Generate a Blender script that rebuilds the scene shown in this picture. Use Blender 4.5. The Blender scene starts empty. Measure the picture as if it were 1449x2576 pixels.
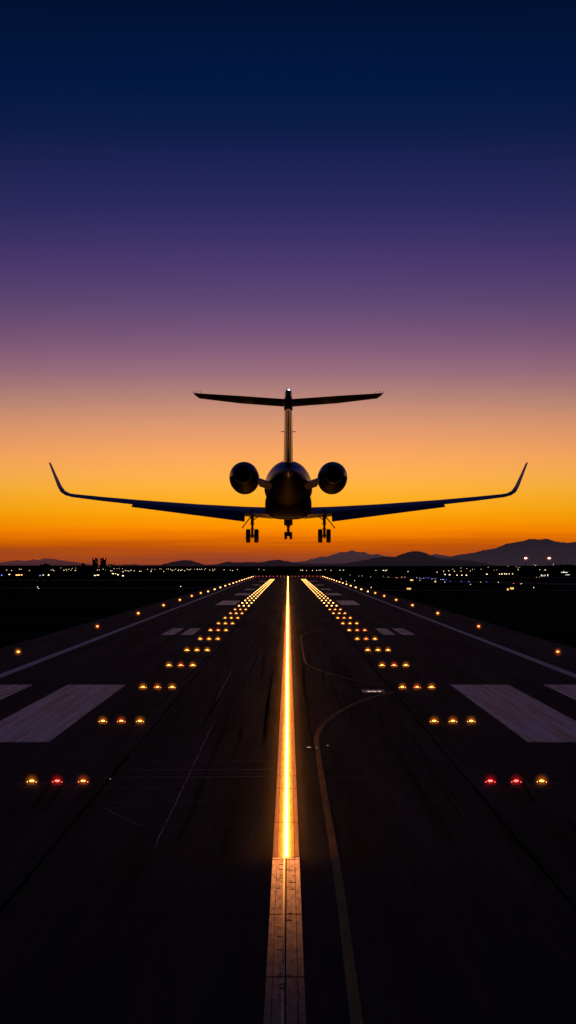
import bpy, bmesh, math, random
from mathutils import Vector, noise

random.seed(7)
sc = bpy.context.scene
COL = sc.collection
H = 8.7            # eye height of the camera above the runway (m)
F = 4926.0         # focal length in units of a 1449 px wide picture
HOR = 1421.0       # horizon row of that picture

def W(px, py, Y):
    """place seen at (px, py) when it stands Y metres down the runway"""
    return Vector(((px - 724.5) * Y / F, Y, H + (HOR - py) * Y / F))

# ------------------------------------------------------------------ materials
def srgb(r, g, b):
    f = lambda c: (c / 255 / 12.92) if c / 255 <= .04045 else ((c / 255 + .055) / 1.055) ** 2.4
    return (f(r), f(g), f(b), 1)

def newmat(name):
    m = bpy.data.materials.new(name); m.use_nodes = True
    nt = m.node_tree
    return m, nt, nt.nodes['Principled BSDF'], nt.nodes['Material Output']

def N(nt, t, **kw):
    n = nt.nodes.new(t)
    for k, v in kw.items():
        if k in n.bl_rna.properties: setattr(n, k, v)
        else: n.inputs[k.replace('_', ' ')].default_value = v
    return n

def mathn(nt, op, a, b=None, c=None, clamp=False):
    n = nt.nodes.new('ShaderNodeMath'); n.operation = op; n.use_clamp = clamp
    for i, v in enumerate((a, b, c)):
        if v is None: continue
        if isinstance(v, (int, float)): n.inputs[i].default_value = v
        else: nt.links.new(v, n.inputs[i])
    return n.outputs[0]

def mixc(nt, fac, a, b, mode='MIX'):
    n = nt.nodes.new('ShaderNodeMix'); n.data_type = 'RGBA'; n.blend_type = mode
    for sock, v in ((n.inputs[0], fac), (n.inputs[6], a), (n.inputs[7], b)):
        if isinstance(v, (int, float, tuple)): sock.default_value = v
        else: nt.links.new(v, sock)
    return n.outputs[2]

def ramp(nt, fac, stops, interp='LINEAR'):
    n = nt.nodes.new('ShaderNodeValToRGB'); cr = n.color_ramp; cr.interpolation = interp
    cr.elements[0].position = stops[0][0]; cr.elements[0].color = stops[0][1]
    cr.elements[1].position = stops[-1][0]; cr.elements[1].color = stops[-1][1]
    for p, c in stops[1:-1]:
        e = cr.elements.new(p); e.color = c
    nt.links.new(fac, n.inputs[0])
    return n.outputs[0]

def g(v): return (v, v, v, 1)

def coords(nt, scale=(1, 1, 1), rot=0):
    tc = nt.nodes.new('ShaderNodeNewGeometry')
    mp = nt.nodes.new('ShaderNodeMapping'); mp.inputs['Scale'].default_value = scale
    mp.inputs['Rotation'].default_value = (0, 0, rot)
    nt.links.new(tc.outputs['Position'], mp.inputs['Vector'])
    return mp.outputs[0]

def noisef(nt, vec, scale, detail=5, rough=.55):
    n = N(nt, 'ShaderNodeTexNoise'); n.inputs['Scale'].default_value = scale
    n.inputs['Detail'].default_value = detail; n.inputs['Roughness'].default_value = rough
    nt.links.new(vec, n.inputs['Vector'])
    return n.outputs[0]

def plain(name, col, rough=.6, metal=0, spec=.5, coat=0, var=.25, vscale=3):
    m, nt, b, o = newmat(name)
    f = noisef(nt, coords(nt), vscale)
    c = tuple(x * (1 - var) for x in col[:3]) + (1,)
    d = tuple(min(1, x * (1 + var)) for x in col[:3]) + (1,)
    nt.links.new(mixc(nt, f, c, d), b.inputs['Base Color'])
    b.inputs['Roughness'].default_value = rough; b.inputs['Metallic'].default_value = metal
    b.inputs['Specular IOR Level'].default_value = spec; b.inputs['Coat Weight'].default_value = coat
    b.inputs['Coat Roughness'].default_value = .08
    return m

def glowmat(name, col, strength):
    m, nt, b, o = newmat(name)
    b.inputs['Base Color'].default_value = (.8, .8, .8, 1)
    b.inputs['Emission Color'].default_value = col + (1,) if len(col) == 3 else col
    b.inputs['Emission Strength'].default_value = strength
    b.inputs['Roughness'].default_value = .2
    return m

def bloommat(name, col, k, power=2.4):
    """lens bloom round a lamp, put in as glow: an emitting volume that thins out from the lamp"""
    m, nt, b, o = newmat(name)
    nt.nodes.remove(b)
    tc = nt.nodes.new('ShaderNodeTexCoord')
    ln = nt.nodes.new('ShaderNodeVectorMath'); ln.operation = 'LENGTH'
    nt.links.new(tc.outputs['Object'], ln.inputs[0])
    v = mathn(nt, 'SUBTRACT', 1.0, ln.outputs['Value'], clamp=True)
    v = mathn(nt, 'POWER', v, power)
    v = mathn(nt, 'MULTIPLY', v, k)
    e = nt.nodes.new('ShaderNodeEmission'); e.inputs[0].default_value = col + (1,)
    nt.links.new(v, e.inputs[1]); nt.links.new(e.outputs[0], o.inputs['Volume'])
    return m

# ---------------------------------------------------------------- mesh builder
class MB:
    def __init__(s): s.v = []; s.f = []; s.mi = []; s.cur = 0
    def add(s, vs, fs):
        b = len(s.v); s.v += [Vector(v) for v in vs]
        s.f += [tuple(i + b for i in f) for f in fs]; s.mi += [s.cur] * len(fs)
    def box(s, c, size, ax=None):
        c = Vector(c); hx, hy, hz = (q / 2 for q in size)
        X, Y_, Z = ax if ax else (Vector((1, 0, 0)), Vector((0, 1, 0)), Vector((0, 0, 1)))
        vs = [c + X * (i * hx) + Y_ * (j * hy) + Z * (k * hz) for i in (-1, 1) for j in (-1, 1) for k in (-1, 1)]
        s.add(vs, [(0, 1, 3, 2), (4, 6, 7, 5), (0, 4, 5, 1), (2, 3, 7, 6), (0, 2, 6, 4), (1, 5, 7, 3)])
    def loft(s, rings, cap=True, closed=True):
        n = len(rings[0]); vs = [p for r in rings for p in r]; fs = []
        for i in range(len(rings) - 1):
            for j in range(n if closed else n - 1):
                k = (j + 1) % n
                fs.append((i * n + j, i * n + k, (i + 1) * n + k, (i + 1) * n + j))
        if cap and closed:
            fs.append(tuple(range(n))[::-1]); fs.append(tuple((len(rings) - 1) * n + j for j in range(n)))
        s.add(vs, fs)
    def tube(s, a, b, r0, r1=None, n=12):
        a, b = Vector(a), Vector(b); r1 = r0 if r1 is None else r1
        d = (b - a).normalized(); u = d.orthogonal().normalized(); w = d.cross(u)
        R = lambda c, r: [c + (u * math.cos(t) + w * math.sin(t)) * r for t in (2 * math.pi * i / n for i in range(n))]
        s.loft([R(a, r0), R(b, r1)])
    def lathe(s, c, axis, prof, n=24):
        """prof: (distance along the axis, radius)"""
        c = Vector(c); d = Vector(axis).normalized(); u = d.orthogonal().normalized(); w = d.cross(u)
        s.loft([[c + d * h + (u * math.cos(t) + w * math.sin(t)) * max(r, 1e-4)
                 for t in (2 * math.pi * i / n for i in range(n))] for h, r in prof])
    def ball(s, c, r, n=10, m=6, sq=(1, 1, 1), half=False):
        c = Vector(c); rings = []
        for i in range(m + 1):
            a = (math.pi / 2 * i / m) if half else (-math.pi / 2 + math.pi * i / m)
            rings.append([c + Vector((r * sq[0] * max(math.cos(a), 1e-3) * math.cos(t), r * sq[1] * max(math.cos(a), 1e-3) * math.sin(t), r * sq[2] * math.sin(a)))
                          for t in (2 * math.pi * j / n for j in range(n))])
        s.loft(rings)
    def sheet(s, pts):
        s.add(pts, [tuple(range(len(pts)))])

def tag(o, label=None, cat=None, group=None, kind=None):
    if label: o['label'] = label
    if cat: o['category'] = cat
    if group: o['group'] = group
    if kind: o['kind'] = kind
    return o

def obj(name, mb, mats, parent=None, smooth=False, origin=None, bevel=0, sub=0):
    """one mesh object; mb holds world positions unless the parent is a prototype at the origin"""
    base = Vector(parent['_o']) if parent is not None and '_o' in parent else (Vector(origin) if origin else Vector((0, 0, 0)))
    me = bpy.data.meshes.new(name)
    me.from_pydata([v - base for v in mb.v], [], mb.f)
    mats = mats if isinstance(mats, (list, tuple)) else [mats]
    for m in mats: me.materials.append(m)
    for p, k in zip(me.polygons, mb.mi): p.material_index = k
    bm = bmesh.new(); bm.from_mesh(me); bmesh.ops.recalc_face_normals(bm, faces=bm.faces); bm.to_mesh(me); bm.free()
    if smooth:
        for p in me.polygons: p.use_smooth = True
        try: me.set_sharp_from_angle(angle=math.radians(38))
        except Exception: pass
    o = bpy.data.objects.new(name, me); COL.objects.link(o)
    if parent is not None:
        o.parent = parent
        if '_o' in parent: o['_o'] = tuple(base)
    else: o.location = base
    if bevel:
        b = o.modifiers.new('bevel', 'BEVEL'); b.width = bevel; b.segments = 2; b.limit_method = 'ANGLE'
    return o

def thing(name, loc, label, cat, group=None):
    o = bpy.data.objects.new(name, None); COL.objects.link(o); o.location = loc
    o.empty_display_size = .2; o['_o'] = tuple(loc)
    return tag(o, label, cat, group)

def copy_tree(root, loc, scale=None):
    r = root.copy(); COL.objects.link(r); r.location = loc
    if scale: r.scale = (scale,) * 3
    for ch in list(root.children):
        c = ch.copy(); COL.objects.link(c); c.parent = r
        for gch in ch.children:
            d = gch.copy(); COL.objects.link(d); d.parent = c
    return r

ORD = ['first', 'second', 'third', 'fourth', 'fifth', 'sixth', 'seventh', 'eighth', 'ninth', 'tenth', 'eleventh', 'twelfth',
       'thirteenth', 'fourteenth', 'fifteenth', 'sixteenth', 'seventeenth', 'eighteenth', 'nineteenth', 'twentieth']

# ---------------------------------------------------------------------- world
world = bpy.data.worlds.new('World'); sc.world = world; world.use_nodes = True
wn = world.node_tree; bg = wn.nodes['Background']
tcn = wn.nodes.new('ShaderNodeTexCoord'); sep = wn.nodes.new('ShaderNodeSeparateXYZ')
wn.links.new(tcn.outputs['Generated'], sep.inputs[0])
sx, sy, sz = sep.outputs
hyp = mathn(wn, 'SQRT', mathn(wn, 'ADD', mathn(wn, 'MULTIPLY', sx, sx), mathn(wn, 'ADD', mathn(wn, 'MULTIPLY', sy, sy), 1e-6)))
tanel = mathn(wn, 'DIVIDE', sz, hyp)
az = mathn(wn, 'ARCTAN2', sx, sy)           # 0 straight down the runway
cosaz = mathn(wn, 'DIVIDE', sy, hyp)
T = .32
SKY = [(1421, (142, 62, 44)), (1398, (166, 72, 28)), (1378, (194, 85, 8)), (1360, (220, 105, 1)), (1346, (240, 123, 0)), (1333, (252, 138, 0)),
       (1312, (254, 153, 2)), (1285, (255, 167, 14)), (1250, (255, 176, 40)), (1225, (255, 179, 60)), (1194, (255, 177, 80)), (1150, (252, 169, 93)),
       (1117, (242, 162, 103)), (1065, (220, 152, 113)), (1013, (192, 137, 120)), (974, (171, 124, 122)), (936, (154, 110, 125)), (884, (136, 95, 123)),
       (832, (117, 83, 121)), (755, (93, 71, 115)), (670, (76, 58, 111)), (600, (60, 50, 105)), (520, (44, 42, 96)),
       (430, (31, 36, 87)), (330, (13, 29, 74)), (220, (2, 25, 68)), (110, (1, 22, 60)), (0, (0, 17, 50))]
fac = mathn(wn, 'DIVIDE', tanel, T, clamp=True)
# long thin bands of cloud low over the horizon bend the colour scale up and down a little
cv = wn.nodes.new('ShaderNodeCombineXYZ')
wn.links.new(mathn(wn, 'MULTIPLY', az, 7.0), cv.inputs[0]); wn.links.new(mathn(wn, 'MULTIPLY', tanel, 190.0), cv.inputs[1])
cl = noisef(wn, cv.outputs[0], 1.0, 4, .5)
cv2 = wn.nodes.new('ShaderNodeCombineXYZ')
wn.links.new(mathn(wn, 'MULTIPLY', az, 16.0), cv2.inputs[0]); wn.links.new(mathn(wn, 'MULTIPLY', tanel, 620.0), cv2.inputs[1])
cl2 = noisef(wn, cv2.outputs[0], 1.0, 3, .5)
low = mathn(wn, 'SUBTRACT', 1.0, mathn(wn, 'DIVIDE', tanel, .036), clamp=True)
bend = mathn(wn, 'MULTIPLY', mathn(wn, 'ADD', mathn(wn, 'MULTIPLY', mathn(wn, 'SUBTRACT', cl, .5), .045),
             mathn(wn, 'MULTIPLY', mathn(wn, 'SUBTRACT', cl2, .5), .018)), low)
fac2 = mathn(wn, 'ADD', fac, bend, clamp=True)
stops = [((HOR - y) / F / T, srgb(*c)) for y, c in SKY] + [(1.0, srgb(0, 14, 44))]
skyc = ramp(wn, fac2, stops)
# round the horizon, away from the afterglow, the sky sinks to a dim slate blue
az2 = mathn(wn, 'MULTIPLY', az, az)
side = mathn(wn, 'MAXIMUM', 0.0, mathn(wn, 'MULTIPLY', mathn(wn, 'ADD', mathn(wn, 'MULTIPLY', cosaz, 1.25), -.25), 1.0))
side = mathn(wn, 'POWER', side, 6.0)
side = mathn(wn, 'MULTIPLY', side, mathn(wn, 'SUBTRACT', 1.0, mathn(wn, 'MULTIPLY', az2, 1.0), clamp=True))
back = ramp(wn, mathn(wn, 'DIVIDE', tanel, 1.2, clamp=True), [(0, (.003, .0028, .004, 1)), (.25, (.003, .004, .012, 1)), (.6, (.010, .014, .045, 1)), (1, (.014, .020, .060, 1))])
skyc = mixc(wn, side, back, skyc)
# above the frame the dome brightens a little toward the slate blue overhead
up = mathn(wn, 'MULTIPLY', mathn(wn, 'SUBTRACT', tanel, .32), 1.6, clamp=True)
skyc = mixc(wn, up, skyc, (.010, .014, .045, 1))
wn.links.new(skyc, bg.inputs[0]); bg.inputs[1].default_value = 1.0
world.cycles.sampling_method = 'MANUAL'; world.cycles.sample_map_resolution = 1024

sun = bpy.data.lights.new('sun', 'SUN'); sun.energy = .015; sun.angle = math.radians(6); sun.color = (1, .55, .25)
so = bpy.data.objects.new('sun', sun); COL.objects.link(so)
so.rotation_euler = (math.radians(-89), 0, 0)          # the last light from beyond the far runway end

# --------------------------------------------------------------------- ground
def asphalt(name, base, var=.5, spec=.25, rough=.85, streak=True, tint=(.52, .86, 1.40)):
    m, nt, b, o = newmat(name)
    fine = noisef(nt, coords(nt, (1, 1, 1)), 9, 6, .7)
    broad = noisef(nt, coords(nt, (.09, .03, 1)), 1.0, 5, .6)
    skid = noisef(nt, coords(nt, (1.9, .035, 1), .006), 1.0, 5, .62)
    c0 = tuple(base * t for t in tint) + (1,)
    col = mixc(nt, ramp(nt, broad, [(.3, g(1 - var)), (.7, g(1 + var))]), (0, 0, 0, 1), c0, 'MIX')
    col = mixc(nt, 1.0, c0, ramp(nt, broad, [(.32, g(.55)), (.68, g(1.0))]), 'MULTIPLY')
    col = mixc(nt, 1.0, col, ramp(nt, fine, [(.25, g(.72)), (.75, g(1.0))]), 'MULTIPLY')
    if streak:
        col = mixc(nt, 1.0, col, ramp(nt, skid, [(.34, g(.22)), (.5, g(.8)), (.64, g(1.7))]), 'MULTIPLY')
        rr = mathn(nt, 'ADD', mathn(nt, 'MULTIPLY', skid, .25), rough - .12)
        nt.links.new(rr, b.inputs['Roughness'])
    else: b.inputs['Roughness'].default_value = rough
    nt.links.new(col, b.inputs['Base Color'])
    b.inputs['Specular Tint'].default_value = (.48, .68, 1, 1)
    grit = noisef(nt, coords(nt, (.55, .02, 1), .015), 1.0, 7, .72)
    nt.links.new(mathn(nt, 'MULTIPLY', ramp(nt, grit, [(.38, g(.25)), (.52, g(.8)), (.66, g(1.9))]), spec), b.inputs['Specular IOR Level'])
    bp = nt.nodes.new('ShaderNodeBump'); bp.inputs['Strength'].default_value = .25; bp.inputs['Distance'].default_value = .01
    nt.links.new(fine, bp.inputs['Height']); nt.links.new(bp.outputs[0], b.inputs['Normal'])
    return m

M = {}
m_, nt_, b_, o_ = newmat('dark grass')
gr = noisef(nt_, coords(nt_, (.012, .05, 1)), 1.0, 7, .65)
nt_.links.new(ramp(nt_, gr, [(.35, (.003, .004, .002, 1)), (.55, (.045, .045, .016, 1)), (.72, (.12, .10, .04, 1))]), b_.inputs['Base Color'])
b_.inputs['Roughness'].default_value = 1; b_.inputs['Specular IOR Level'].default_value = 0
M['grass'] = m_
M['asphalt'] = asphalt('runway asphalt', .015, spec=.36)
M['shoulder'] = asphalt('shoulder asphalt', .028, streak=False, spec=.36)
M['taxi'] = asphalt('taxiway asphalt', .11, streak=False)

def rect(x0, x1, y0, y1, z, nx=1, ny=1):
    mb = MB()
    vs = [(x0 + (x1 - x0) * i / nx, y0 + (y1 - y0) * j / ny, z) for j in range(ny + 1) for i in range(nx + 1)]
    fs = [(j * (nx + 1) + i, j * (nx + 1) + i + 1, (j + 1) * (nx + 1) + i + 1, (j + 1) * (nx + 1) + i) for j in range(ny) for i in range(nx)]
    mb.add(vs, fs); return mb

tag(obj('ground', rect(-60000, 60000, -3000, 90000, 0, 8, 8), M['grass']), kind='structure')
REND = 1478.0
tag(obj('runway_shoulder', rect(-30.0, 30.0, -40, REND + 25, .004, 2, 12), M['shoulder']), kind='structure')
tag(obj('runway', rect(-22.9, 22.9, -40, REND + 5, .008, 2, 12), M['asphalt']), kind='structure')

# worn paint ----------------------------------------------------------------
def paint(name, col, lo=.25, sc_=(2.2, .10, 1), rough=.6, spec=.4, worn=(.38, .62), base=(.03, .027, .034)):
    m, nt, b, o = newmat(name)
    s = noisef(nt, coords(nt, sc_, .02), 1.0, 6, .65)
    f = noisef(nt, coords(nt), 7, 5, .7)
    s3 = noisef(nt, coords(nt, (sc_[0] * 3.1, sc_[1] * .6, 1), .035), 1.0, 4, .6)
    s = mathn(nt, 'ADD', mathn(nt, 'MULTIPLY', s, .62), mathn(nt, 'MULTIPLY', s3, .38))
    k = mathn(nt, 'MULTIPLY', ramp(nt, s, [(worn[0], g(lo)), (worn[1], g(1))]), ramp(nt, f, [(.3, g(.7)), (.6, g(1))]))
    nt.links.new(mixc(nt, k, base + (1,), col + (1,)), b.inputs['Base Color'])
    b.inputs['Roughness'].default_value = rough; b.inputs['Specular IOR Level'].default_value = spec
    return m
M['block'] = paint('worn marking paint', (.58, .84, 1.0), 0.03, (2.2, .05, 1), worn=(.44, .55), spec=1.0, rough=.40, base=(.03, .033, .045))
M['edge'] = paint('edge line paint', (.95, .88, .90), .6, spec=.8, rough=.5)
M['stripe'] = paint('centreline paint', (.80, .53, .38), .5, (7, .6, 1), rough=.45, spec=.5, base=(.10, .065, .045), worn=(.42, .58))
M['border'] = paint('centreline border paint', (.80, .56, .44), .6, (8, .5, 1), rough=.45, spec=.5, base=(.2, .17, .16))
M['lead'] = paint('yellow line paint', (.66, .36, .07), .45, (3, .4, 1), rough=.75, spec=.2)
M['seam'] = plain('seam filler', (.002, .002, .002), .95, spec=0)
M['crack'] = plain('chalky crack sealant', (.42, .38, .40), .6, var=.6, vscale=2)
M['steel'] = plain('brushed steel', (.5, .47, .45), .35, metal=1)
M['housing'] = plain('lamp housing', (.10, .095, .09), .4, metal=.6)

def ribbon(pts, w, z, jag=0, taper=False):
    mb = MB(); L = []; R_ = []
    for i, p in enumerate(pts):
        a = pts[max(0, i - 1)]; b = pts[min(len(pts) - 1, i + 1)]
        dx, dy = b[0] - a[0], b[1] - a[1]; l = math.hypot(dx, dy) or 1
        nx, ny = -dy / l, dx / l
        ww = (w[i] if isinstance(w, (list, tuple)) else w) / 2 * (1 + jag * random.uniform(-1, 1))
        if taper: ww *= min(1, 8 * min(i, len(pts) - 1 - i) / len(pts) + .15)
        L.append((p[0] + nx * ww, p[1] + ny * ww, z)); R_.append((p[0] - nx * ww, p[1] - ny * ww, z))
    n = len(pts)
    mb.add(L + R_, [(i, i + 1, n + i + 1, n + i) for i in range(n - 1)])
    return mb

def smoothpts(pts, k=8):
    out = []; P = [pts[0]] + list(pts) + [pts[-1]]
    for i in range(1, len(P) - 2):
        for j in range(k):
            t = j / k
            out.append(tuple(.5 * ((2 * P[i][a]) + (-P[i - 1][a] + P[i + 1][a]) * t + (2 * P[i - 1][a] - 5 * P[i][a] + 4 * P[i + 1][a] - P[i + 2][a]) * t * t
                             + (-P[i - 1][a] + 3 * P[i][a] - 3 * P[i + 1][a] + P[i + 2][a]) * t ** 3) for a in range(2)))
    out.append(pts[-1]); return out

S = lambda name, mb, mat: tag(obj(name, mb, mat), kind='structure')
for s in (-1, 1):
    S('edge_line', rect(s * 22.5 - .42, s * 22.5 + .42, 20, REND, .012, 1, 6), M['edge'])
blocks = [(11.75, 16.0, 96, 142), (18.5, 21.9, 96, 142), (11.9, 13.4, 243, 268), (14.2, 15.8, 243, 268), (11.5, 15.8, 424, 476),
          (11.4, 15.5, 560, 600), (11.6, 15.3, 680, 712), (11.6, 15.3, 830, 862), (11.6, 15.3, 1010, 1050)]
for s in (-1, 1):
    for a, b, c, d in blocks:
        S('touchdown_marking', rect(min(s * a, s * b), max(s * a, s * b), c, d, .012), M['block'])

# glowing centreline
CX = -.06
S('centreline_stripe', rect(CX - .40, CX + .40, 28, REND - 3, .012, 1, 20), M['stripe'])
for s in (-1, 1):
    S('centreline_border', rect(CX + s * .335 - .06, CX + s * .335 + .06, 58.3, REND - 3, .016, 1, 10), M['border'])
S('centreline_rib', rect(CX - .075, CX - .015, 28, 60, .016, 1, 4), M['border'])
mb = MB()
mb.add(rect(CX - .010, CX + .020, 28, 64, .020).v, [(0, 1, 3, 2)])
for y in (48.6, 57.6, 76.0, 80.5, 41.2, 66.0):
    mb.add(rect(CX - .42, CX + .42, y, y + .10, .021).v, [(0, 1, 3, 2)])
mb.add(rect(CX + .255, CX + .268, 28, 120, .022).v, [(0, 1, 3, 2)]); mb.add(rect(CX - .268, CX - .258, 28, 120, .022).v, [(0, 1, 3, 2)])
S('stripe_joint', mb, M['seam'])
mb = MB()   # scuffs across the bare end of the stripe
for i in range(46):
    y = random.uniform(31, 57); x = CX + random.choice((-1, 1)) * random.uniform(.05, .22); w_ = random.uniform(.03, .10); d = random.uniform(.03, .16)
    mb.sheet([(x - w_, y, .0235), (x + w_, y + random.uniform(-.05, .05), .0235), (x + w_ * .8, y + d, .0235), (x - w_ * .9, y + d * random.uniform(.4, 1), .0235)])
S('scuff_mark', mb, plain('dark scuffs', (.05, .04, .04), .7, spec=.2))

strip_mat = glowmat('amber light strip', (1.0, .31, .022), 38.0)
prof = [(-.06, .017), (-.06, .085), (-.035, .115), (.035, .115), (.06, .085), (.06, .017)]
mb = MB(); rings = []
for y in [58.2] + list(range(70, int(REND) - 3, 20)) + [REND - 4]:
    k = min(1.9, max(1, (y / 90) ** .45))
    rings.append([(CX + .01 + a * k, y, z) for a, z in prof])
mb.loft(rings, cap=True)
tag(obj('light_strip', mb, strip_mat), 'glowing amber light strip running down the middle of the centreline stripe', 'light strip')

m_, nt_, b_, o_ = newmat('fading stripe glow')  # added emitter for the glow fading out along the near stripe
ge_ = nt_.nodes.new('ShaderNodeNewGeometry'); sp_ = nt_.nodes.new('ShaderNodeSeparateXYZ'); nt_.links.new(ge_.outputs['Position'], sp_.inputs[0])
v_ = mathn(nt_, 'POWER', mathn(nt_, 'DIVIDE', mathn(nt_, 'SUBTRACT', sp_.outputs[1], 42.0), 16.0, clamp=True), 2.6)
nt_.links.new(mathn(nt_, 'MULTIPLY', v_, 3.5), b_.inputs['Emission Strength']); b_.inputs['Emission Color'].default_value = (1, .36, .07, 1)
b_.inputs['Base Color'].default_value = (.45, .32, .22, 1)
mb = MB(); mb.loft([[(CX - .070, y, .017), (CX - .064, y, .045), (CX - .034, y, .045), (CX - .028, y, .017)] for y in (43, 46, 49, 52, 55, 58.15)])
tag(obj('stripe_glow_rib', mb, m_), 'narrow added rib of fading glow before the near end of the centreline strip', 'light strip')

# added sheet: warm glow on the near stripe, put in as fading emission
m2, n2, b2, o2 = newmat('painted stripe glow')
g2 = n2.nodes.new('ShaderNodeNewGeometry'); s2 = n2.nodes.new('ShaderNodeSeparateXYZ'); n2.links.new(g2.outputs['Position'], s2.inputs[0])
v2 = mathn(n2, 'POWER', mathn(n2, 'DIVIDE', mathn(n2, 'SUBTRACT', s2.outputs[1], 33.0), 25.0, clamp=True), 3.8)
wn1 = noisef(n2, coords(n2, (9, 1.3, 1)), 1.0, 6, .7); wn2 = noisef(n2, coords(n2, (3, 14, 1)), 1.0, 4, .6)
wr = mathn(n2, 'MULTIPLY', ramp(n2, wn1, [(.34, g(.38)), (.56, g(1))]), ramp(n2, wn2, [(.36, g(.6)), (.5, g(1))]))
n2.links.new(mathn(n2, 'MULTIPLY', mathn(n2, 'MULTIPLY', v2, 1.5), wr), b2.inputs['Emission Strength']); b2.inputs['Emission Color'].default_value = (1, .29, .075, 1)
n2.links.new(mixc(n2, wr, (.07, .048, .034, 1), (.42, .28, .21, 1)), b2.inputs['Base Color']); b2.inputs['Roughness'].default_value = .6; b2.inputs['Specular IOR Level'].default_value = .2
S('stripe_glow_panel', rect(CX - .395, CX + .395, 28, 58.1, .0145, 1, 6), m2)

# glow spilling round the strip, put in as an emitting volume
def strip_bloom():
    m, nt, b, o = newmat('strip bloom volume'); nt.nodes.remove(b)
    ge = nt.nodes.new('ShaderNodeNewGeometry'); sp = nt.nodes.new('ShaderNodeSeparateXYZ'); nt.links.new(ge.outputs['Position'], sp.inputs[0])
    x = mathn(nt, 'SUBTRACT', sp.outputs[0], CX); z = mathn(nt, 'MULTIPLY', sp.outputs[2], 1.3)
    r = mathn(nt, 'SQRT', mathn(nt, 'ADD', mathn(nt, 'MULTIPLY', x, x), mathn(nt, 'MULTIPLY', z, z)))
    # the emission thins out sideways and upward from the strip
    v = mathn(nt, 'POWER', mathn(nt, 'SUBTRACT', 1.0, mathn(nt, 'DIVIDE', r, 1.15), clamp=True), 2.6)
    v = mathn(nt, 'MULTIPLY', v, .040)
    e1 = mathn(nt, 'DIVIDE', mathn(nt, 'SUBTRACT', sp.outputs[1], 48.0), 16.0, clamp=True)
    v = mathn(nt, 'MULTIPLY', v, mathn(nt, 'MULTIPLY', e1, e1))
    e = nt.nodes.new('ShaderNodeEmission'); e.inputs[0].default_value = (1, .21, .015, 1)
    nt.links.new(v, e.inputs[1]); nt.links.new(e.outputs[0], o.inputs['Volume']); return m
mb = MB(); mb.box((CX, (48 + 420) / 2, .46), (2.4, 372, .86))
HZ = tag(obj('bloom', mb, strip_bloom()), kind='stuff', label='faint amber bloom added around the glowing centreline', cat='bloom')

# curved lead-off lines right of the centreline
low_curve = [(7.15, 134), (5.07, 126.8), (3.44, 118.4), (2.28, 110), (1.63, 102.8), (1.40, 97), (1.39, 91), (1.378, 83), (1.378, 71), (1.39, 63), (1.39, 53), (1.33, 41.7), (1.30, 36), (1.29, 30)]
sp_ = smoothpts(low_curve)
S('lead_off_line', ribbon(sp_, [max(.24, min(.38, .24 + (p[1] - 98) * .004)) if p[1] > 98 else .24 for p in sp_], .012), M['lead'])
up_curve = [(6.1, 265), (3.0, 253), (1.75, 243), (1.54, 236), (1.49, 208), (1.50, 180), (1.65, 172), (2.19, 165.5), (3.44, 156), (4.8, 149), (6.93, 141.4)]
S('lead_off_line', ribbon(smoothpts(up_curve), .20, .012, .12), M['lead'])
S('service_plate', MB(), M['steel']) if False else None

# seams, cracks, joints
seam = lambda pts, w, jag, mat: S('pavement_crack', ribbon(pts, w, .010, jag), mat)
for s in (-1, 1):
    seam([(s * 7.25 + .06 * noise.noise((y * .05, s, 0)), y) for y in range(34, 420, 4)], .09, .3, M['seam'])
S('pavement_crack', ribbon([(-4.1 + .12 * noise.noise((y * .23, 3, 0)) + .04 * noise.noise((y * 1.3, 3, 0)), y) for y in [60 + .6 * i for i in range(80)]], .035, .0105, .9), M['crack'])
S('pavement_crack', ribbon([(-4.6 + .12 * noise.noise((y * .23, 9, 0)), y) for y in [125 + .8 * i for i in range(45)]], .05, .0105, .9), M['crack'])
for y, x0, x1, w_ in ((86.6, -7.0, -.6, .05), (82.9, -7.2, -.6, .09), (80.1, -8.4, -.6, .07), (76.2, -7.4, -4.6, .04), (71.6, -6.7, -2.5, .035)):
    S('pavement_joint', ribbon([(x0 + (x1 - x0) * t / 30, y + .12 * noise.noise((t * .4, y, 0)) + t * .01) for t in range(31)], w_, .0105, .5, True), M['crack'])
S('pavement_joint', ribbon([(-7, 48.6), (7, 48.6)], .05, .0107), M['seam'])
S('pavement_crack', ribbon(smoothpts([(-6.6, 70.2), (-5.9, 68), (-5.3, 66.4), (-4.8, 65.4), (-3.4, 65.2)]), .03, .0105, .6, True), M['crack'])
S('pavement_crack', ribbon(smoothpts([(.9, 80.3), (2.4, 80.0), (3.4, 79.9)]), .03, .0105, .5, True), M['crack'])
for y in (78.4, 108.8, 139.2, 169.4):            # pale saw cuts drawn for the thin line of light joining each bar
    for s in (-1, 1):
        S('pavement_joint', ribbon([(s * (7.4 + 3.8 * t / 20), y - .35 + .1 * noise.noise((t * .3, y + s, 0))) for t in range(21)], .07, .0106, .6, True), M['crack'])
# rubber left by tyres
rub = plain('tyre rubber', (.008, .0075, .007), .95, spec=.06, var=.5, vscale=1)
mb = MB()
for i in range(140):
    x = random.choice((-1, 1)) * abs(random.gauss(3.6, 2.2)); 
    if abs(x) < .9: x = math.copysign(1.2, x)
    y = random.uniform(60, 330); l = random.uniform(8, 50); w_ = random.uniform(.05, .15); dr = random.uniform(-.25, .25)
    pts = [(x + dr * t / 10 + .03 * noise.noise((t, i, 0)), y + l * t / 10) for t in range(11)]
    r = ribbon(pts, w_, .0092, .2, True); mb.add(r.v, r.f)
for x, y, l in ((-8.6, 69, 9), (-9.1, 69.5, 9), (10.2, 63, 8), (9.3, 60, 8), (9.0, 71, 8), (-1.9, 58, 7), (-2.4, 98, 8)):
    r = ribbon([(x * (1 + .004 * t), y + l * t / 10) for t in range(11)], .22, .0093, .2, True); mb.add(r.v, r.f)
S('rubber_mark', mb, rub)
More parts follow.
